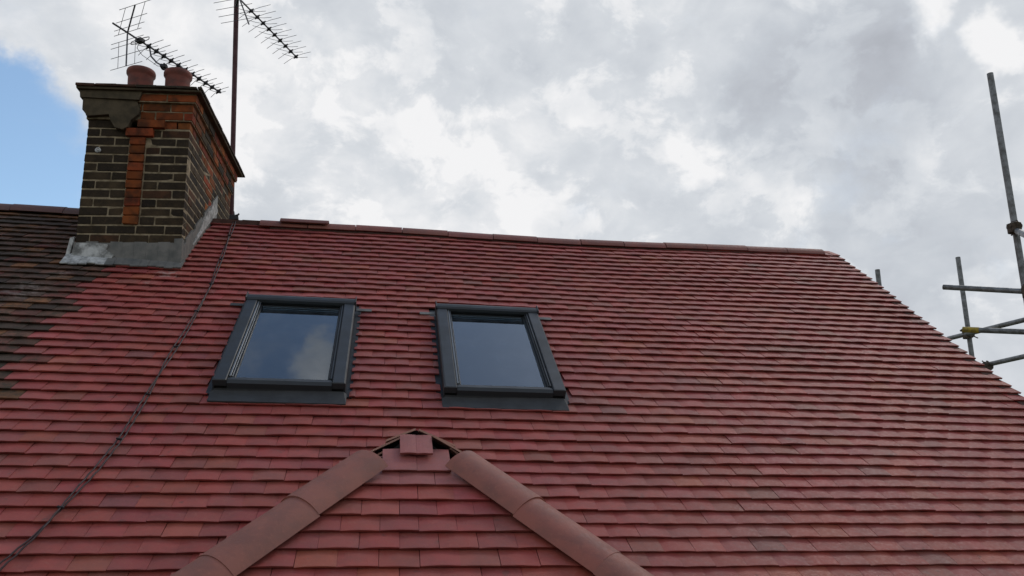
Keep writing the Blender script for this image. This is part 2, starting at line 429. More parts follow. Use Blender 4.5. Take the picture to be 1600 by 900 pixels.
# ---- main roof tiles
def allowed(row_v, u0, u1):
    """intervals of u where this course may have tiles (cut round the skylights)"""
    iv = [(u0, u1)]
    if WV0 - .005 < row_v + .03 and row_v < WV1 - .02:
        out_ = []
        for a, b in iv:
            cur = a
            for h0, h1 in WINS: out_.append((cur, h0)); cur = h1
            out_.append((cur, b))
        iv = out_
    # chimney stack
    if row_v > -.99:
        iv = [(max(a, CH_R), b) for a, b in iv if b > CH_R] + [(a, min(b, CH_L)) for a, b in iv if a < CH_L]
    return iv
CH_L, CH_R = -2.31, -1.475
main = []; neigh = []
n0, n1 = -1, int(-VB / GAUGE)
party = {}
for n in range(n0, n1):
    v = -n * GAUGE
    off = (TW / 2 if n % 2 else 0) + U(-.012, .012)
    pu = UL + (TW / 2 if n % 2 else 0) + off * 0 + random.choice([0, 0, 0, -TW, .0]) * .5 - .03
    k0 = math.floor((LEFT_END - UE) / TW)
    for k in range(k0 - 1, 1):
        a = UE - off + k * TW; b = a + TW
        if k == 0 and off <= .02: continue
        b = min(b, UE); a = max(a, LEFT_END)
        if b - a < .03: continue
        for (s0, s1) in allowed(v, LEFT_END, UE):
            x0, x1 = max(a, s0), min(b, s1)
            if x1 - x0 < .035: continue
            uc = (x0 + x1) / 2
            (neigh if uc < pu else main).append((uc, v, (x1 - x0) / TW))
def bay_hidden(u, v):
    p = ROOF @ Vector((u, v, 0)); q = to_px(p)
    return q and q[1] > 690 + abs(q[0] - 652) * .62
def area(u, v):
    p = ROOF @ Vector((u, v + GAUGE / 2, 0)); q = to_px(p)
    if not q or q[0] < -25 or q[0] > 1625 or q[1] < 0 or q[1] > 915: return 0
    return q[2] ** -3
def place_tiles(lst, limit, parent, datas, colf, fieldmat, hid=None, field_name='tile_field'):
    sc = [(area(u, v) if not (hid and hid(u, v)) else 0, i) for i, (u, v, s_) in enumerate(lst)]
    sc.sort(reverse=True); pick = {i for a, i in sc[:limit] if a > 0}
    fb = MB()
    for i, (u, v, s_) in enumerate(lst):
        M = tile_pose(u, v, s_)
        c = colf()
        if colf is old_col and u > -2.30 and R_() < .35: c = (.15 * U(.8, 1.2), .058, .045, 1)
        if i in pick: link('tile', random.choice(datas), parent, M, c)
        else:
            vs, fs = random.choice(TILES); fb.add(vs, fs, 0, c, M)
    if fb.v:
        o = fb.obj(field_name, fieldmat, parent, True); tag(o, kind='stuff')
place_tiles(main, 212, roof, TD_NEW, new_col, MAT['tiles'], bay_hidden)

# ---- ridge tiles
def ridge_mesh(L, Ro, half, th=.014, seg=12, name='ridge_tile', mat='ridge', closed_end=False):
    b = MB(); vs = []
    for y in (0, L):
        for r in (Ro, Ro - th):
            for i in range(seg + 1):
                a = -half + 2 * half * i / seg; vs.append((r * math.sin(a), y, r * math.cos(a) - Ro))
    m = seg + 1; fs = []
    for i in range(seg):
        fs += [(i, i + 1, 2 * m + i + 1, 2 * m + i), (m + i, 3 * m + i, 3 * m + i + 1, m + i + 1), (i, m + i, m + i + 1, i + 1), (2 * m + i, 2 * m + i + 1, 3 * m + i + 1, 3 * m + i)]
    fs += [(0, 2 * m, 3 * m, m), (m - 1, 2 * m - 1, 4 * m - 1, 3 * m - 1)]
    b.add(vs, fs, 0, None, None, True)
    if closed_end:
        ring = [(Ro * math.sin(-half + 2 * half * i / seg), L - .004, Ro * math.cos(-half + 2 * half * i / seg) - Ro) for i in range(m)]
        b.add(ring, [tuple(range(m))])
    me = b.mesh(name, [MAT[mat]])
    return me
def autosmooth(me):
    try: me.set_sharp_from_angle(angle=math.radians(40))
    except Exception: pass
    return me
RT = autosmooth(ridge_mesh(.448, .118, math.radians(74)))
RTE = autosmooth(ridge_mesh(.43, .118, math.radians(74), closed_end=True))
def ridge_col(dark=1.): 
    k = U(.85, 1.08) * dark; return (.225 * k, .075 * k * U(.95, 1.1), .054 * k * U(.95, 1.1), 1)
ux = -1.007; cnt = 0
AX = Matrix.Rotation(-PI / 2, 4, 'Z')                 # mesh y axis -> +x
while ux < 4.95:
    last = ux + .9 > 5.02
    L = .4555
    z = AZ + lift(ux + .2, APEX) + .022 + U(-.003, .003)
    o = link('ridge_tile', RTE if last else RT, house, HI @ Matrix.Translation((ux, AY + U(-.003, .003), z)) @ Matrix.Rotation(U(-.008, .008), 4, 'Z') @ Matrix.Rotation(-(lift(ux + .45, APEX) - lift(ux, APEX)) / .45 + U(-.004, .004), 4, 'Y') @ AX, ridge_col())
    if last: 
        o.scale.y = (4.99 - ux) / .43 if False else o.scale.y
    cnt += 1; ux += L
    if cnt >= 13: break
# mortar bedding under the ridge and mortar fillet where the ridge is still open by the chimney
bd = MB()
for i in range(24):
    x0 = -1.45 + i * .27; x1 = x0 + .275
    if x1 > 5.0: break
    y = AY; z = AZ + lift(x0, APEX)
    if x0 < -1.02: bd.box(x0, min(x1, -1.0), y - .045, y + .05, z - .05, z + .004 + U(-.003, .004), jit=.004)
    else: bd.box(x0, x1, y - .085, y + .085, z - .10, z - .05, jit=.003)
o = bd.obj('mortar_bedding', MAT['bedding'], house); o.matrix_local = HI
# verge: undercloak strip and mortar, just inside the tile ends
vb = MB()
for i in range(30):
    v0 = VB + i * .22; v1 = min(v0 + .221, APEX - .02)
    if v0 > v1: break
    vb.box(UE - .11, UE - .012, v0, v1, -.045 + lift(UE, v0), -.014 + lift(UE, v0), jit=.002)
o = vb.obj('verge_mortar', MAT['bedding'], house); o.matrix_local = roofM

# loose ridge tile lying over the ridge
zr = AZ + .022 + lift(-.6, APEX)
o = link('ridge_tile', autosmooth(ridge_mesh(.455, .112, math.radians(60), name='loose_ridge_tile')), None,
         Matrix.Translation((-.815, AY - .035, zr + .018)) @ Matrix.Rotation(-.02, 4, 'Z') @ Matrix.Rotation(.0, 4, 'Y') @ Matrix.Rotation(PI/2*0 , 4, 'X') @ AX, ridge_col(.8))
tag(o, 'loose spare ridge tile lying on top of the ridge near the chimney', 'ridge tile')

# ---- skylights
def bar(b, x0, x1, y0, y1, z0, z1, ch=.004, mat=0): b.box(x0, x1, y0, y1, z0, z1, mat, None, None, 0, ch)
SKY_W, SKY_L = .78, 1.262
def skylight(uc, vc, label):
    HW, HL = SKY_W / 2, SKY_L / 2
    b = MB()                                           # fixed frame: four members
    bar(b, -HW, -HW + .05, -HL, HL, -.10, .062); bar(b, HW - .05, HW, -HL, HL, -.10, .062)
    bar(b, -HW + .05, HW - .05, -HL, -HL + .05, -.10, .050); bar(b, -HW + .05, HW - .05, HL - .06, HL, -.10, .062)
    root = b.obj('skylight', MAT['rubber'], house); root.matrix_local = roofM @ Matrix.Translation((uc, vc, .012 + lift(uc, vc)))
    root['label'] = label
    P_ = lambda name, bb_, m: bb_.obj(name, m, root)
    for s_ in (-1, 1):                                 # side cover profiles: broad flat, then a stepped lip
        c = MB()
        xs = sorted((s_ * HW + s_ * .006, s_ * (HW - .072)))
        bar(c, xs[0], xs[1], -HL - .014, HL - .075, .030, .080, .005)
        xs = sorted((s_ * (HW + .006), s_ * (HW - .0)))
        bar(c, xs[0] - (.004 if s_ < 0 else 0), xs[1] + (.004 if s_ > 0 else 0), -HL - .012, HL - .01, .005, .076, .003)
        P_('side_cover', c, MAT['alu'])
        c = MB(); xs = sorted((s_ * (HW - .076), s_ * (HW - .088)))
        bar(c, xs[0], xs[1], -HL + .055, HL - .08, .058, .070, .002)
        xs = sorted((s_ * (HW - .094), s_ * (HW - .098)))
        bar(c, xs[0], xs[1], -HL + .062, HL - .08, .050, .0645, .001)
        P_('glazing_bead', c, MAT['alu_light'] if s_ < 0 else MAT['alu'])
    c = MB()                                           # hood: rounded top cover
    prof = [(HL - .085, .062), (HL - .085, .084), (HL - .07, .094), (HL - .04, .097), (HL - .005, .088), (HL + .010, .070), (HL + .014, .02), (HL - .0, .02), (HL - .0, .062)]
    n = len(prof); X = HW + .012
    c.add([(-X, y, z) for y, z in prof] + [(X, y, z) for y, z in prof], [(i, (i + 1) % n, n + (i + 1) % n, n + i) for i in range(n)] + [tuple(range(n))[::-1], tuple(range(n, 2 * n))])
    P_('hood', c, MAT['alu'])
    for s_ in (-1, 1):
        c = MB(); bar(c, s_ * X - .004, s_ * X + .004, HL - .087, HL + .014, .018, .101, .002); P_('hood_end_cap', c, MAT['alu'])
    c = MB()                                           # sash: bottom cover sloping to the glass, sash members
    prof = [(-HL - .018, .020), (-HL - .018, .058), (-HL + .004, .072), (-HL + .052, .060), (-HL + .062, .046), (-HL + .05, .02)]
    n = len(prof); X = HW - .075
    c.add([(-X, y, z) for y, z in prof] + [(X, y, z) for y, z in prof], [(i, n + i, n + (i + 1) % n, (i + 1) % n) for i in range(n)] + [tuple(range(n)), tuple(range(n, 2 * n))[::-1]])
    P_('bottom_cover', c, MAT['alu'])
    c = MB()
    bar(c, -HW + .05, -HW + .108, -HL + .05, HL - .06, -.04, .040); bar(c, HW - .108, HW - .05, -HL + .05, HL - .06, -.04, .040)
    bar(c, -HW + .108, HW - .108, -HL + .05, -HL + .075, -.04, .040); bar(c, -HW + .108, HW - .108, HL - .075, HL - .06, -.04, .030)
    P_('sash', c, MAT['alu'])
    c = MB(); bar(c, -HW + .10, HW - .10, -HL + .065, HL - .08, .022, .030, .001); P_('pane', c, MAT['glass'])
    for j in range(5):                                 # pine frame head seen through the glass
        c = MB(); bar(c, -HW + .12, HW - .12, HL - .112 - j * .025, HL - .090 - j * .025, -.012 - j * .008, .016 - j * .008, .003); P_('timber_rail', c, MAT['pine'])
    c = MB(); bar(c, -HW + .13, HW - .13, HL - .262, HL - .250, -.02, -.010, .002); P_('vent_bar', c, MAT['blind'])
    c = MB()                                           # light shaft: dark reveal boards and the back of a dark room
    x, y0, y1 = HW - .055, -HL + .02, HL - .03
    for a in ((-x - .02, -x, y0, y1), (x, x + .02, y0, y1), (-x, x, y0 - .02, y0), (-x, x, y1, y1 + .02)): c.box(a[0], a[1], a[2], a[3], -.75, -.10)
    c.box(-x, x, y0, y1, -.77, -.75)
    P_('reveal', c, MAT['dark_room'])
    c = MB()                                           # flashing: side gutters and apron over the tiles below
    bar(c, -HW - .052, -HW - .006, -HL - .02, HL + .03, -.036, -.018, .001); bar(c, HW + .006, HW + .052, -HL - .02, HL + .03, -.036, -.018, .001)
    bar(c, -HW - .052, HW + .052, HL + .016, HL + .09, -.034, -.02, .001)
    P_('side_gutter', c, MAT['rubber']); c = MB()
    A = [(-HW - .02, -HL - .125, -.004), (HW + .02, -HL - .125, -.004), (HW + .02, -HL - .02, .004), (HW - .0, -HL - .018, .020), (-HW + .0, -HL - .018, .020), (-HW - .02, -HL - .02, .004)]
    c.add([(a, b_, z) for a, b_, z in A] + [(a, b_, z - .010) for a, b_, z in A], [(0, 1, 2, 3, 4, 5), (11, 10, 9, 8, 7, 6)] + [(i, 6 + i, 6 + (i + 1) % 6, (i + 1) % 6) for i in range(6)])
    P_('flashing', c, MAT['flash'])
    for s_ in (-1, 1):
        c = MB(); xs = sorted((s_ * (HW + .02), s_ * (HW + .135)))
        bar(c, xs[0], xs[1], HL - .052, HL - .012, .006, .012, .001); P_('fixing_tab', c, MAT['flash' if s_ < 0 and uc < 0 else 'lead'])
    return root
skylight(-.408, -2.362, 'skylight nearer the chimney, reflecting a white cloud')
skylight(1.012, -2.362, 'skylight farther from the chimney, plain blue reflection')

# ================================================================ hipped bay roof
HX, HY, HZ = .398, -3.262, -2.102
bayM = HI @ Matrix.Translation((HX, HY, HZ)) @ ROOF
bb = MB()
D = 3.0; dz = D * SN / CS
e_ = .05
ym = (HZ / (SN / CS))                                  # where its ridge meets the main slope (y)
vs = [(HX, HY + .05, HZ - e_), (HX, ym + .1, HZ - e_), (HX - D, HY - D + .03, HZ - dz - e_), (HX + D, HY - D + .03, HZ - dz - e_), (HX - D, ym - D + .15, HZ - dz - e_), (HX + D, ym - D + .15, HZ - dz - e_)]
bb.add(vs, [(0, 2, 3), (0, 1, 4, 2), (0, 3, 5, 1), (2, 4, 5, 3)])
bb.box(HX - D + .3, HX + D - .3, HY - D + .3, HY - D + .55, -8, HZ - dz - .1, 1); 
for s_ in (-1, 1): bb.box(min(HX + s_ * (D - .3), HX + s_ * (D - .55)), max(HX + s_ * (D - .3), HX + s_ * (D - .55)), HY - D + .55, yf, -8, HZ - dz - .1, 1)
bay = bb.obj('bay_roof', [MAT['felt'], MAT['wall']], house); bay.matrix_local = HI
BL_ = Matrix.Translation((HX, HY, HZ)) @ ROOF
bt = []
v0 = -.392
for n in range(0, 32):
    v = v0 - n * GAUGE
    half = -v * CS - .02
    off = 0 if n % 2 == 0 else TW / 2
    if n == 0: spans = [(-TW, 0), (0, TW)]
    else:
        spans = []
        m = int(half / TW) + 2
        for k in range(-m, m + 1):
            a, b_ = k * TW + off, (k + 1) * TW + off
            a, b_ = max(a, -half), min(b_, half)
            if b_ - a > .03: spans.append((a, b_))
    for a, b_ in spans:
        bt.append(((a + b_) / 2, v, (b_ - a) / TW, n))
fb = MB(); nb = 0
for (u, v, s_, n) in bt:
    M = Matrix.Translation((u + U(-.001, .001), v + U(-.002, .002), U(0, .002))) @ Matrix.Rotation(U(-.008, .008), 4, 'Z') @ Matrix.Rotation(U(-.01, .01), 4, 'Y') @ Matrix.Rotation(-TILT, 4, 'X') @ Matrix.Diagonal((s_, 1, 1, 1))
    q = to_px(BL_ @ Vector((u, v + .05, 0)))
    c = new_col()
    if n < 2: c = (.30, .088, .078, 1)
    if q and -20 < q[0] < 1620 and q[1] < 915: link('tile', random.choice(TD_NEW), bay, HI.inverted() @ bayM @ M, c); nb += 1
    else:
        vs, fs = random.choice(TILES); fb.add(vs, fs, 0, c, BL_ @ M)
o = fb.obj('tile_field', MAT['tiles'], bay, True); tag(o, kind='stuff')
# the two half-width tiles closing the top
for s_ in (-1, 1):
    M = Matrix.Translation((s_ * .0405, -.268, .012)) @ Matrix.Rotation(-TILT * .8, 4, 'X') @ Matrix.Diagonal((.485, .86, 1, 1))
    link('tile', TD_NEW[s_], bay, BL_ @ M, (.31, .095, .085, 1))
# dark block standing in for the shaded void behind the two top courses
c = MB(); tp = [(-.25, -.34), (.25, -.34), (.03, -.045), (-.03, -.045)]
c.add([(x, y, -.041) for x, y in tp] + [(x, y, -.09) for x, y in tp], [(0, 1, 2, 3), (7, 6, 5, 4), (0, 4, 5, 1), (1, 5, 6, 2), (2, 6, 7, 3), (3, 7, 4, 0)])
o = c.obj('void_shade', MAT['felt'], bay); o.matrix_local = BL_
# thin tiles of the side slopes whose cut ends show at the open apex
def end_tile(p0, p1, depth, th=.010, col_=None):
    p0, p1 = Vector(p0), Vector(p1); d = Vector((0, depth, 0)); t_ = Vector((0, 0, -th))
    vs = [p0, p1, p1 + d, p0 + d]; vs = vs + [p + t_ for p in vs]
    o = MB().add(vs, [(0, 1, 2, 3), (7, 6, 5, 4), (0, 4, 5, 1), (1, 5, 6, 2), (2, 6, 7, 3), (3, 7, 4, 0)]).obj('tile', MAT['tile'], bay)
    o.color = col_ or (.46, .25, .19, 1)
zd = 4.10
for (a, b_, z_) in (((579, 704), (629, 680), zd), ((603, 687), (650, 668), zd + .06), ((586, 711), (607, 700), zd + .03),
                    ((678, 680), (725, 707), zd), ((655, 670), (712, 695), zd + .06), ((704, 699), (722, 712), zd + .03)):
    A, B = at(*a, z_), at(*b_, z_)
    B.y = A.y
    end_tile(A, B, .22)
V3 = [at(651, 672, 4.27), at(583, 709, 4.27), at(724, 713, 4.27)]  # dark prism added to give the shade inside the open apex
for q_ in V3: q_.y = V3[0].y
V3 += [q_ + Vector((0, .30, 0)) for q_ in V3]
o = MB().add(V3, [(0, 1, 2), (5, 4, 3), (0, 3, 4, 1), (1, 4, 5, 2), (2, 5, 3, 0)]).obj('void_shade', MAT['felt'], bay)
# hip tiles
HT = autosmooth(ridge_mesh(.462, .148, math.radians(66), .016, 18, 'hip_tile'))
for s_ in (-1, 1):
    d = Vector((s_, -1, -SN / CS)).normalized()
    nrm = (Vector((0, -SN, CS)) + Vector((s_ * SN, 0, CS))).normalized()
    side = d.cross(nrm).normalized()
    start = .395 if s_ < 0 else .385
    for k in range(9):
        o_ = Vector((HX, HY, HZ)) + d * (start + k * .462) + nrm * (.050 - .002 * (k % 2) + U(-.002, .002))
        rot = Matrix((side, d, nrm)).transposed().to_4x4()
        if rot.determinant() < 0: rot = Matrix((-side, d, nrm)).transposed().to_4x4()
        M = Matrix.Translation(o_) @ rot @ Matrix.Rotation(.012 + U(-.004, .004), 4, 'X') @ Matrix.Rotation(U(-.01, .01), 4, 'Z')
        link('hip_tile', HT, bay, M, (.26 * U(.9, 1.08), .088, .062, 1))

# ================================================================ neighbouring house on the left
nh = link('neighbouring_house', None); nh.location = (-4, 0, -8)
tag(nh, 'adjoining house with an old dark brown weathered tile roof', 'house')
NI = Matrix.Translation((4, 0, 8))
b = MB(); b.box(LEFT_END - 2, UL - .003, VB, APEX - .035, -.20, -.045)
nroof = b.obj('roof', MAT['felt'], nh); nroof.matrix_local = NI @ ROOF
extra = []
for (u, v, s_) in neigh: extra.append((u, v, s_))
for n in range(n0, n1):
    for k in range(10): extra.append((LEFT_END - TW * (k + .5) + (TW / 2 if n % 2 else 0), -n * GAUGE, 1))
place_tiles(extra, 290, nroof, TD_OLD, old_col, MAT['olds'])
RTO = autosmooth(ridge_mesh(.448, .125, math.radians(76)))
for k in range(8):
    z = AZ + .028
    link('ridge_tile', RTO, nh, NI @ Matrix.Translation((-2.76 - k * .452, AY, z + U(-.003, .003))) @ AX, (.115 * U(.8, 1.1), .052, .042, 1))
b = MB(); back(b, LEFT_END - 2, UL - .005); o = b.obj('back_roof_slope', MAT['olds'], nh, True); o.matrix_local = NI
b = MB(); walls(b, LEFT_END - 2, UL, (LEFT_END - 2, LEFT_END - 1.8)); o = b.obj('wall', MAT['wall'], nh); o.matrix_local = NI

# ================================================================ chimney stack
CW = .415                                             # half width at the front
CD = 1.72
cb = MB(); g_ = .001
cb.box(-CW + g_, CW - g_, g_, CD - g_, -1.2, 1.20, 0)
CHM = Matrix.Translation((-1.897, -.764, -.60)) @ Matrix.Rotation(-.036, 4, 'Z') @ Matrix.Rotation(-.040, 4, 'Y')
chim = cb.obj('chimney', MAT['mortar'], house); chim.matrix_local = HI @ CHM
chim['label'] = 'square brick chimney stack with two pots, sooty stock bricks with red dressings'
RH = .0795; JT = .0125
BLN, BHD = .232, .110
def stock():
    r = R_()
    c = (.036, .026, .017) if r < .45 else (.058, .040, .023) if r < .7 else (.022, .017, .013) if r < .85 else (.085, .038, .02)
    k = U(.75, 1.2); return (c[0] * k, c[1] * k, c[2] * k, 1)
def redb():
    k = U(.55, 1.15); return (.25 * k, .052 * k * U(.8, 1.5), .018 * k, 1)
def brick(x0, x1, y0, y1, z0, z1, c, name='brick'):
    xm, ym_, zm = (x0 + x1) / 2, (y0 + y1) / 2, (z0 + z1) / 2
    o = MB().box(x0 - xm, x1 - xm, y0 - ym_, y1 - ym_, z0 - zm, z1 - zm, 0, None, None, .0022, .004).obj(name, MAT['brick'], chim)
    o.matrix_local = Matrix.Translation((xm, ym_, zm)); o.color = c; return o
back_b = MB()
def bback(x0, x1, y0, y1, z0, z1, c): back_b.box(x0, x1, y0, y1, z0, z1, 0, c, None, .002, .004)
PX0, PX1 = -.060, .062                                # the red pilaster strip
ROWS = 15
for r in range(ROWS + 2):
    z0 = .005 + r * RH; z1 = z0 + RH - JT
    if r < 1: continue
    red_top = r >= ROWS
    # front face
    pilaster = r >= 4
    def run(xa, xb, startlen, row):
        x = xa; out_ = []; L = startlen; i = 0
        while x < xb - .02:
            x2 = min(x + L, xb); 
            if xb - x2 < .05: x2 = xb
            out_.append((x, x2 - (0 if x2 >= xb - 1e-6 else JT * .9))); x = x2
            L = BLN if (i % 2 == 0) else BLN * random.choice([1, .5, 1]); i += 1
        return out_
    segs = []
    if pilaster: segs = run(-CW, PX0 - .012, BLN if r % 2 else BHD, r) + [(PX1 + .012 + (CW - x1_), CW + PX1 + .012 - x0_ + 0) for x0_, x1_ in []] 
    else: segs = run(-CW, CW, BLN if r % 2 else BHD, r)
    if pilaster:
        rs = run(-CW, -(PX1 + .012), BLN if (r + 1) % 2 else BHD, r)
        segs += [(-b_, -a_) for a_, b_ in rs]
    for a_, b_ in segs:
        rt = red_top and a_ > -.02
        c = redb() if rt else stock()
        pj = .0
        brick(a_, b_, -.002 + U(-.002, .002), .10, z0 + U(-.002, .002), z1 + U(-.002, .002), c)
    if pilaster and r < ROWS - 1: brick(PX0, PX1, -.024 + U(-.004, .002), .05, z0 + .001, z1 + .005, redb())
    # right face (starts behind the front brick's end)
    y = .10 + JT; i = 0
    ys = []
    L = BHD if r % 2 else BLN
    while y < CD - .02:
        y2 = min(y + L, CD)
        if CD - y2 < .05: y2 = CD
        ys.append((y, y2 - JT * .9)); y = y2; i += 1; L = BLN if R_() < .7 else BHD
    for a_, b_ in ys:
        rr_ = redb() if (r >= ROWS - 1 and R_() < .55) or (.62 < (a_ + b_) / 2 < .95 and 8 < r < 15 and R_() < .75) else stock()
        zz0 = r * RH - .6
        if a_ * .78 - .0 > (r + 2) * RH * 1.0 + .9: continue
        brick(CW - .10, CW + .002 + U(-.002, .002), a_, b_, z0 + U(-.002, .002), z1 + U(-.002, .002), rr_)
        bback(-CW - .002, -CW + .1, a_, b_, z0, z1, stock())
    for a_, b_ in run(-CW + .1, CW - .1, BLN, r): bback(a_, b_, CD - .1, CD + .002, z0, z1, stock())
o = back_b.obj('rear_brickwork', MAT['bricks'], chim, True); tag(o, kind='stuff')
# stepped red head of the pilaster
zt = .005 + (ROWS - 1) * RH
brick(-.095, .125, -.040, .06, zt - .004, zt + RH - JT, redb())
brick(-.005, .215, -.046, .06, zt + RH - .002, zt + 2 * RH - JT, redb())
# oversailing courses
zc = .005 + (ROWS + .0) * RH
def corbel(z0, pj, redfrom, h=RH, nrow=0):
    X0, X1, Y0, Y1 = -CW - pj, CW + pj, -pj, CD + pj
    x = X0; i = 0; L = BLN if nrow % 2 else BHD
    while x < X1 - .02:
        x2 = min(x + L, X1)
        if X1 - x2 < .05: x2 = X1
        if x2 > redfrom: brick(max(x, redfrom), x2 - (0 if x2 == X1 else JT), Y0 + U(-.002, .002), .08, z0, z0 + h - JT, redb())
        x = x2; L = BLN
    y = .08 + JT; L = BHD if nrow % 2 else BLN
    while y < Y1 - .02:
        y2 = min(y + L, Y1)
        if Y1 - y2 < .05: y2 = Y1
        brick(CW - .06, X1 + U(-.002, .002), y, y2 - JT, z0, z0 + h - JT, redb() if R_() < .6 else stock()); y = y2; L = BLN
    cb_ = MB(); cb_.box(X0 + .006, X1 - .008, Y0 + .006, Y1 - .006, z0 - .008, z0 + h + .002); return cb_
for i, (pj, rf) in enumerate(((.022, .01), (.024, .0))):
    o = corbel(zc + (i + 1) * RH, pj, rf, RH, i).obj('corbel_core', MAT['mortar'], chim)
ztop = zc + 3 * RH
o = corbel(ztop, .052, -.03, RH, 1).obj('corbel_core', MAT['mortar'], chim)
# smeared cement over the front left of the head
def slab_poly(poly, y0, y1, name, mat, parent=chim, n=1):
    """irregular sheet of cement in the xz plane, real thickness"""
    vs = [(x, y0 + U(-.004, .004), z) for x, z in poly] + [(x * 1.0, y1, z) for x, z in poly]
    k = len(poly)
    return MB().add(vs, [tuple(range(k)), tuple(range(2 * k - 1, k - 1, -1))] + [(i, k + i, k + (i + 1) % k, (i + 1) % k) for i in range(k)]).obj(name, mat, parent)
zz_ = zc + RH
slab_poly([(-CW - .055, zz_ + 3.0 * RH), (-CW - .040, zz_ + 1.6 * RH), (-CW - .035, zz_ + .9 * RH), (-CW - .004, zz_ + .0 * RH), (-.24, zz_ + .02), (-.22, zz_ - .04), (-.18, zz_ - .10), (-.12, zz_ - .115), (-.075, zz_ - .09), (-.06, zz_ - .03), (.00, zz_ + .03), (.01, zz_ + .8 * RH), (-.02, zz_ + 1.9 * RH), (0.0, zz_ + 2.2 * RH), (-.03, zz_ + 3.0 * RH)][::-1], -.058, .0, 'cement_patch', MAT['cement'])
slab_poly([(-CW - .075, ztop + RH), (-CW - .065, ztop + .10 * RH), (0, ztop - .04 * RH), (.02, ztop + RH)][::-1], -.072, .0, 'cement_fillet', MAT['cement'])
c = MB(); c.box(-CW - .046, -CW + .01, -.05, .60, zz_ + .6 * RH, ztop + RH, 0, None, None, .006, .012); c.obj('cement_patch', MAT['cement'], chim)
# cap: tile creasing and weathered cement flaunching
zcap = ztop + RH
c = MB(); c.box(-CW - .095, CW + .095, -.095, CD + .095, zcap, zcap + .020, 0, None, None, .002, .004); c.obj('cap_slab', MAT['cement'], chim)
x = -CW - .10; i = 0
while x < CW + .09:
    x2 = min(x + .165 + U(-.01, .01), CW + .105)
    o = MB().box(-(x2 - x) / 2 + .002, (x2 - x) / 2 - .002, -.08, .08, -.011, .011, 0, None, None, .003, .003).obj('creasing_tile', MAT['brick'], chim)
    o.matrix_local = Matrix.Translation(((x + x2) / 2, -.03, zcap + .033)) @ Matrix.Rotation(U(-.01, .01), 4, 'X'); o.color = (.085, .042, .03, 1) if i < 3 else (.045, .04, .028, 1)
    x = x2; i += 1
y = .055
while y < CD + .1:
    y2 = y + .167
    o = MB().box(-.08, .08, -(y2 - y) / 2 + .002, (y2 - y) / 2 - .002, -.011, .011, 0, None, None, .003, .003).obj('creasing_tile', MAT['brick'], chim)
    o.matrix_local = Matrix.Translation((CW + .025, (y + y2) / 2, zcap + .033 + U(-.003, .003))); o.color = (.05, .035, .026, 1); y = y2
c = MB(); Xa, Xb, Ya, Yb = -CW - .06, CW + .06, -.06, CD + .06
vs = [(Xa, Ya, zcap + .04), (Xb, Ya, zcap + .04), (Xb, Yb, zcap + .04), (Xa, Yb, zcap + .04), (Xa + .13, Ya + .13, zcap + .085), (Xb - .13, Ya + .13, zcap + .085), (Xb - .13, Yb - .13, zcap + .085), (Xa + .13, Yb - .13, zcap + .085)]
c.add(vs, [(3, 2, 1, 0), (4, 5, 6, 7), (0, 1, 5, 4), (1, 2, 6, 5), (2, 3, 7, 6), (3, 0, 4, 7)]); c.obj('flaunching', MAT['cement'], chim)
# pots
def pot(x, y, zb, h=.30, r=.108):
    prof = [(r * .93, 0), (r * .97, h * .5), (r * .99, h * .76), (r * 1.02, h * .80), (r * 1.13, h * .86), (r * 1.14, h * .93), (r * 1.10, h * .985), (r * 1.06, h), (r * .98, h * .99), (r * .9, h * .9), (r * .84, 0)]
    m = MB().lathe(prof, 32); o = m.obj('chimney_pot', MAT['pot'], chim); o.matrix_local = Matrix.Translation((x, y, zb)) @ Matrix.Rotation(U(-.02, .02), 4, 'X'); return o
pot(-.100, .22, zcap + .05); pot(.220, .22, zcap + .045)
# lead and cement at the foot
c = MB(); seg = 9
for i in range(seg):
    x0 = -CW - .01 + i * (2 * CW + .02) / seg; x1 = x0 + (2 * CW + .02) / seg
    c.box(x0, x1, -.012 + U(-.003, .003), .0, -.02, .165 + U(-.006, .006), 0, None, None, .002)
c.obj('lead_flashing', MAT['lead'], chim)
# apron lying on the tiles in front (roof frame)
CHI = CHM.inverted() @ ROOF
c = MB(); pts = []
n = 14
for i in range(n):
    x0 = -2.37 + i * .92 / n; x1 = x0 + .92 / n
    d0 = -1.075 - .012 * math.sin(i * 1.7) - (.02 if i < 3 else 0)
    c.add([(x0, d0, .012), (x1, d0, .012 + U(0, .004)), (x1, -.93, .030), (x0, -.93, .028), (x0, d0, .004), (x1, d0, .004), (x1, -.93, .01), (x0, -.93, .01)], [(0, 1, 2, 3), (7, 6, 5, 4), (0, 4, 5, 1), (1, 5, 6, 2), (3, 7, 4, 0)], 1 if i < 5 else 0)
o = c.obj('lead_apron', [MAT['lead'], MAT['lead_white']], chim); o.matrix_local = CHI
# smear of white cement on the left end of the front lead
slab_poly([(-CW - .01, -.0), (-.13, -.0), (-.10, .05), (-.17, .10), (-.15, .14), (-.28, .155), (-.40, .15), (-CW - .01, .09)], -.024, -.008, 'cement_smear', MAT['lead_white'])
# corner pieces
c = MB(); c.box(CW - .05, CW + .014, -.018, .03, -.03, .20, 0, None, None, .002, .003); c.obj('lead_corner', MAT['lead'], chim)
c = MB(); c.add([(-CW - .075, -.005, -.02), (-CW - .045, -.012, -.03), (-CW - .01, -.012, .21), (-CW - .045, -.006, .20), (-CW - .075, .02, -.02), (-CW - .045, .02, -.03), (-CW - .01, .02, .21), (-CW - .045, .02, .20)],
       [(0, 1, 2, 3), (7, 6, 5, 4), (0, 4, 5, 1), (1, 5, 6, 2), (2, 6, 7, 3), (3, 7, 4, 0)]); c.obj('lead_corner', MAT['lead_white'], chim)
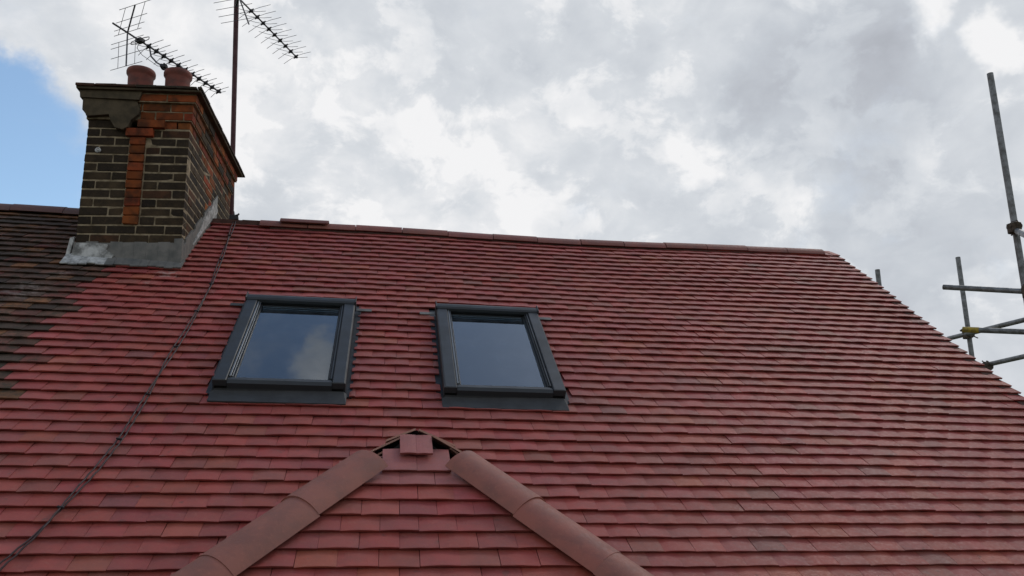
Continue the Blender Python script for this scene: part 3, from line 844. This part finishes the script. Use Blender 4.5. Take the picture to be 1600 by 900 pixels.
# side soaker strip following the slope up to the ridge, with cement on top
c = MB(); n = 12
for i in range(n):
    y0 = i * .092; y1 = y0 + .092
    zt0 = y0 * SN / CS; zt1 = y1 * SN / CS
    hgt0 = .13 + (.03 if i % 3 else 0); 
    c.add([(CW + .001, y0, zt0 - .08), (CW + .014, y0, zt0 - .08), (CW + .014, y0, zt0 + hgt0), (CW + .001, y0, zt0 + hgt0), (CW + .001, y1, zt1 - .08), (CW + .014, y1, zt1 - .08), (CW + .014, y1, zt1 + hgt0), (CW + .001, y1, zt1 + hgt0)],
          [(0, 1, 2, 3), (7, 6, 5, 4), (0, 4, 5, 1), (1, 5, 6, 2), (2, 6, 7, 3)], 0)
c.obj('lead_flashing', MAT['lead'], chim)
c = MB()
pp = [(.30, .20), (.42, .34), (.50, .42), (.58, .56), (.66, .60), (.74, .72), (.84, .76), (.92, .88), (1.02, .90), (1.10, .86)]
low = [(y, max(y * SN / CS - .02, 0)) for y, _ in pp]
poly = [(y, z) for y, z in pp] + low[::-1]
k = len(poly); sc_z = .92
vs = [(CW + .020 + U(-.003, .006), y, z * sc_z + .06) for y, z in poly] + [(CW - .005, y, z * sc_z + .06) for y, z in poly]
c.add(vs, [tuple(range(k)), tuple(range(2 * k - 1, k - 1, -1))] + [(i, k + i, k + (i + 1) % k, (i + 1) % k) for i in range(k)])
c.obj('cement_smear', MAT['cement_pale'], chim)
# small round tie plate on a brick
c = MB(); c.lathe([(.024, 0), (.024, .006), (.016, .007), (.015, .002), (.008, .002), (.007, .009), (0, .009)], 14); o = c.obj('tie_plate', MAT['lead_white'], chim)
o.matrix_local = Matrix.Translation((-.315, -.004, .985)) @ Matrix.Rotation(PI / 2, 4, 'X')

# ================================================================ roof cable
cp = [(-1.24, .19), (-1.25, .146), (-1.186, -.736), (-1.152, -1.366), (-1.148, -2.218), (-1.168, -3.078), (-1.181, -3.519), (-1.218, -3.811), (-1.308, -4.298), (-1.379, -4.515), (-1.47, -4.9), (-1.60, -5.6)]
def cable_at(v):
    for (u0, v0_), (u1, v1_) in zip(cp, cp[1:]):
        if v1_ <= v <= v0_:
            t_ = (v - v0_) / (v1_ - v0_); return u0 + (u1 - u0) * t_
    return cp[-1][0]
cab = link('aerial_cable', None); cab.location = ROOF @ Vector((-1.25, .15, 0)); CI = cab.matrix_basis.inverted() @ ROOF
cab.matrix_basis = Matrix.Translation(cab.location); CI = Matrix.Translation(-cab.location) @ ROOF
tag(cab, 'pair of thin dark cables running down the red tiles from the ridge by the chimney', 'cable')
for ph in (0, PI):
    pts = []; v = .19
    while v > -5.5:
        a = 2.6 * math.sin(v * 1.35) + .5 * math.sin(v * 3.1) + ph
        sep_ = .013 + .004 * noise.noise(Vector((v * 1.3, ph, 0)))
        # the tile tails make the cable ride slightly up and down
        pts.append((cable_at(v) + sep_ * math.cos(a) * (1.0) + .008 * noise.noise(Vector((v * .9, 3, 0))), v, .012 + .006 * math.sin(a) + .003 * math.sin(v / GAUGE * 2 * PI) + lift(-1.2, v)))
        v -= .045
    o = MB().tube(pts, .0045, 6).obj('cable', MAT['cable'], cab); o.matrix_local = CI
v = -.25
while v > -5.4:
    u = cable_at(v)
    c = MB(); c.box(-.016, .016, -.003, .003, .0, .015, 0, None, None, .001, .002); o = c.obj('cable_tie', MAT['plastic'], cab)
    o.matrix_local = CI @ Matrix.Translation((u, v, .006)) @ Matrix.Rotation(U(-.3, .3), 4, 'Z'); v -= U(.42, .62)

# ================================================================ aerials
def el_dir(boom, slope_at, slope):
    """horizontal-ish rod direction square to the boom"""
    p = at(*slope_at, 7.7); q = at(slope_at[0] + 60, slope_at[1] + 60 * slope, 7.7)
    pl = (p - CAM).normalized(); d = (q - CAM)
    # point on the second ray at the same height
    t_ = (p.z - CAM.z) / d.z; q = CAM + d * t_
    e = (q - p).normalized(); e = (e - boom * e.dot(boom)).normalized(); return e
def rod(b, c, d, l0, l1, r=.0033, mat=0, n=6): b.tube([c - d * l0, c + d * l1], r, n, mat)
def aerial(name_root, A, boom_end, e, nd, refl_centre, label, ref_len, first, spacing, full=True):
    """boom from A to boom_end; e = rod direction; directors are crossed pairs"""
    root = link(name_root, None); root.location = A; IM = Matrix.Translation(-A)
    tag(root, label, 'tv aerial', 'tv aerials above the roof')
    def P_(name, b, m): o = b.obj(name, m, root); o.matrix_local = IM; return o
    bd_ = (boom_end - A).normalized(); up = e.cross(bd_).normalized()
    if up.z < 0: up = -up
    b = MB(); b.tube([A, boom_end], .0095, 8); P_('boom', b, MAT['antenna'])
    L = (boom_end - A).length
    for k in range(nd):
        c_ = A + bd_ * (first + k * spacing)
        ln = (.17 if nd > 10 else .24) - .04 * k / max(1, nd - 1)
        b = MB()
        for s_ in (1, -1):
            for t_ in (1, -1):
                dd = (e * t_ + up * .30 * s_ * t_ + bd_ * .16 * s_).normalized()
                b.tube([c_ + up * .006 * s_, c_ + dd * ln * .45 + up * .010 * s_, c_ + dd * ln], .0028, 5)
        o = P_('director', b, MAT['antenna'])
        b = MB()
        for s_ in (1, -1):
            for t_ in (1, -1): b.tube([c_, c_ + (e * t_ * .9 + up * s_ * .75).normalized() * .040], [.018, .004], 6)
        b.tube([c_ - bd_ * .016, c_ + bd_ * .018], .017, 8)
        P_('director_clip', b, MAT['plastic'])
    return root, P_, bd_, up
# left aerial over the chimney pots
A = at(176, 36, 7.55); Bdir = ray(345, 145); t_ = (A.z - .02 - CAM.z) / Bdir.z; B = CAM + Bdir * t_
bd_ = (B - A).normalized(); e = el_dir(bd_, (175, 60), -.20)
print('left aerial', A, B, (B - A).length)
L = (B - A).length
rootL, PL, bdL, upL = aerial('tv_aerial', A, B, e, 11, None, 'long crossed-element tv aerial with a wide grid reflector above the chimney pots', .2, L * .30, L * .0675)
def panel(P_, c0, e, dvec, rods, struts, length):
    """reflector panel: rods along e spaced along dvec; struts across them"""
    b = MB()
    for f, l in rods: rod(b, c0 + dvec * f, e, length * l, length * l, .0030)
    P_('reflector_rod_set' if False else 'reflector', b, MAT['antenna'])
    b = MB()
    f0, f1 = rods[0][0], rods[-1][0]
    for off in struts: b.tube([c0 + dvec * f0 + e * off, c0 + dvec * f1 + e * off], .0028, 6)
    P_('reflector_strut', b, MAT['antenna'])
    b = MB(); b.tube([c0, c0 + dvec * rods[-1][0]], .0075, 8); P_('reflector_arm', b, MAT['antenna'])
cA = A + bdL * L * .12
def px_vec(c0, target):                                # vector from c0 to where a photo point lies, at about the same depth
    q = to_px(c0); return at(target[0], target[1], q[2] - .10) - c0
dU = px_vec(cA, (211, 7.5)); dL = px_vec(cA, (197, 103))
panel(PL, cA, e, dU, [(.02, .8), (.22, .88), (.52, .9), (1.0, .92)], (-.125, .13), .225)
panel(PL, cA, e, dL, [(.22, .95), (.36, .95), (.66, .92), (1.0, .92)], (-.11, .11), .225)
# dipole box and folded dipole, feeder lead
b = MB(); c_ = A + bdL * L * .225
M = Matrix.Translation(c_) @ Matrix((e, bdL, upL)).transposed().to_4x4()
b.box(-.035, .035, -.03, .03, -.022, .022, 0, None, M, 0, .006); PL('dipole_box', b, MAT['plastic'])
b = MB(); loop = []
for k in range(25):
    a = 2 * PI * k / 24; loop.append(c_ + e * (.12 * max(-1, min(1, 1.25 * math.cos(a)))) + upL * .022 * math.sin(a) + bdL * .0)
b.tube(loop, .0042, 6); PL('dipole', b, MAT['antenna'])
# cranked arm down to the bracket behind the right-hand pot
q = to_px(A + bdL * L * .45)
p1, p2, p3, p4 = at(234, 76, q[2]), at(236, 88, q[2] - .02), at(245, 98, q[2] - .05), at(256, 104, q[2] - .1)
p5 = at(262, 122, q[2] - .12)
b = MB(); b.tube([p1, p2, p3, p4, p5], .0085, 8); PL('support_arm', b, MAT['antenna'])
b = MB()
for k in range(5):
    d = Vector((U(-1, 1), U(-1, 1), U(-1, 1))).normalized(); b.tube([p4 - d * .035, p4 + d * .035], [.010, .016], 6)
b.box(-.03, .03, -.025, .025, -.02, .02, 0, None, Matrix.Translation(p4), .004, .005); PL('clamp', b, MAT['plastic'])
b = MB(); s0 = c_; b.tube([s0, at(214, 75, q[2] - .1), at(222, 86, q[2] - .1), at(232, 93, q[2] - .1), at(246, 103, q[2] - .1), p4], .003, 6); PL('feeder_cable', b, MAT['plastic'])

# right aerial on the tall mast behind the stack
MB_ = at(361, 350, 9.15); MT_ = at(370.5, -40, 9.35)
mast = link('aerial_mast', None); mast.location = MB_; IMm = Matrix.Translation(-MB_)
tag(mast, 'tall thin dark red mast standing behind the chimney, leaning slightly', 'mast')
b = MB(); b.tube([MB_ - (MT_ - MB_) * .05, MT_], .0280, 12); o = b.obj('pole', MAT['mast'], mast); o.matrix_local = IMm
c0 = at(366, 341, 9.05)
b = MB(); b.box(-.05, .05, -.05, .05, -.04, .03, 0, None, Matrix.Translation(c0), .012, .012)
for k in range(6):
    d = Vector((U(-1, 1), U(-1, 1), U(-.5, 1))).normalized(); b.tube([c0, c0 + d * .08], [.014, .004], 5)
o = b.obj('mast_bracket', MAT['plastic'], mast); o.matrix_local = IMm
A2 = at(372, -4, 9.15); Bd = ray(463, 89); t_ = (A2.z - .03 - CAM.z) / Bd.z; B2 = CAM + Bd * t_
L2 = (B2 - A2).length; bd2 = (B2 - A2).normalized(); print('right aerial', A2, B2, L2)
A2s = A2 - bd2 * .25
e2 = el_dir(bd2, (400, 40), -.24)
rootR, PR, bdR, upR = aerial('tv_aerial', A2s, B2 + bd2 * .01, e2, 9, None, 'crossed-element tv aerial on the tall mast, partly cut off by the top edge', .2, .25 + L2 * .205, L2 * .0985)
cB = A2 + bdR * .03
q = to_px(cB); dD = at(389, 38, q[2] - .05) - cB
b = MB()
for f, off in ((.2, -.06), (.48, -.06), (.75, -.06), (1.0, -.06)):
    rod(b, cB + dD * f - bdR * .10, e2, .30, .17, .0032)
PR('reflector', b, MAT['antenna'])
b = MB(); b.tube([cB, cB + dD], .008, 8); PR('reflector_arm', b, MAT['antenna'])
b = MB(); b.tube([A2, MB_ + (MT_ - MB_) * ((A2.z - MB_.z) / (MT_.z - MB_.z))], .016, 8); PR('mast_clamp', b, MAT['plastic'])

# ================================================================ scaffolding beyond the right verge
sp = at(1547, 115, 7.3)
sc_root = link('scaffolding', None); sc_root.location = Vector((sp.x, sp.y, -8)); ISc = Matrix.Translation(-sc_root.location)
tag(sc_root, 'grey steel tube scaffolding standing beyond the right verge of the roof', 'scaffolding')
def SP(name, b, m): o = b.obj(name, m, sc_root); o.matrix_local = ISc; return o
def upright(p, r=.0255):
    base = Vector((p.x, p.y, -8)); b = MB(); b.tube([p, p - Vector((0, 0, .3)), base], r, 14, 0, True, True); return SP('scaffold_pole', b, MAT['galv'])
upright(sp, .027); s2 = at(1496.7, 402, 9.1); upright(s2); s3 = at(1371, 421.5, 9.3); upright(s3, .027)
def pole_at(s_, y):                                    # point of an upright that shows at this height of the photo
    z = s_.z
    for _ in range(60):
        q = to_px(Vector((s_.x, s_.y, z))); z -= (y - q[1]) * .003
    return Vector((s_.x, s_.y, z))
def tube_px(a, za, b_, zb, ext=0., r=.0255, m='galv', name='scaffold_tube'):
    A_, B_ = at(*a, za), at(*b_, zb); d = (B_ - A_).normalized(); b = MB(); b.tube([A_, A_ + d * .2, B_ + d * ext], r, 14, 0, True, True); SP(name, b, MAT[m]); return A_, B_, d
def coupler(p, d, s=1.):
    s = s * 1.25
    b = MB(); d = d.normalized()
    b.tube([p - d * .035 * s, p + d * .035 * s], .040 * s, 10)
    sd_ = Vector((0, 0, 1)); b.tube([p - sd_ * .035 * s + d.orthogonal().normalized() * .03, p + sd_ * .035 * s + d.orthogonal().normalized() * .03], .038 * s, 10)
    for k in range(5):
        q = p + Vector((U(-1, 1), U(-1, 1), U(-1, 1))) * .045 * s
        b.tube([q - Vector((.018, 0, .01)), q + Vector((.018, .005, .01))], .011 * s, 6)
        b.tube([q, q + Vector((U(-1, 1), U(-1, 1), U(-1, 1))).normalized() * .05 * s], .007, 6)
    SP('coupler', b, MAT['coupler'])
pA = pole_at(sp, 455)
A_, B_, d = tube_px((1474, 448.5), 7.75, (1596, 455), 7.25, .8)
coupler(pA - Vector((.0, .04, 0)), d)
A_, B_, d = tube_px((1505, 515), 7.45, (1600, 518.5), 7.15, .8)
b = MB(); b.tube([A_ - d * .004, A_ + d * .13], .0275, 14, 0, True, True); SP('painted_tube_end', b, MAT['yellow'])
pB = pole_at(sp, 517); coupler(pB - Vector((.0, .05, 0)), d)
A_, B_, d = tube_px((1482, 529), 9.15, (1600, 500), 8.0, 2.0); coupler(pole_at(s2, 520), d)
ca = at(1504, 522, 8.5)
A_, B_, d = tube_px((1533, 572), 8.9, (1600, 557), 8.2, 2.0); coupler(at(1543, 573, 8.75), d, .9)
A_, B_, d = tube_px((1577, 355), 7.15, (1600, 366), 6.6, .8); coupler(pole_at(sp, 356) + Vector((-.03, -.04, 0)), d, .9)
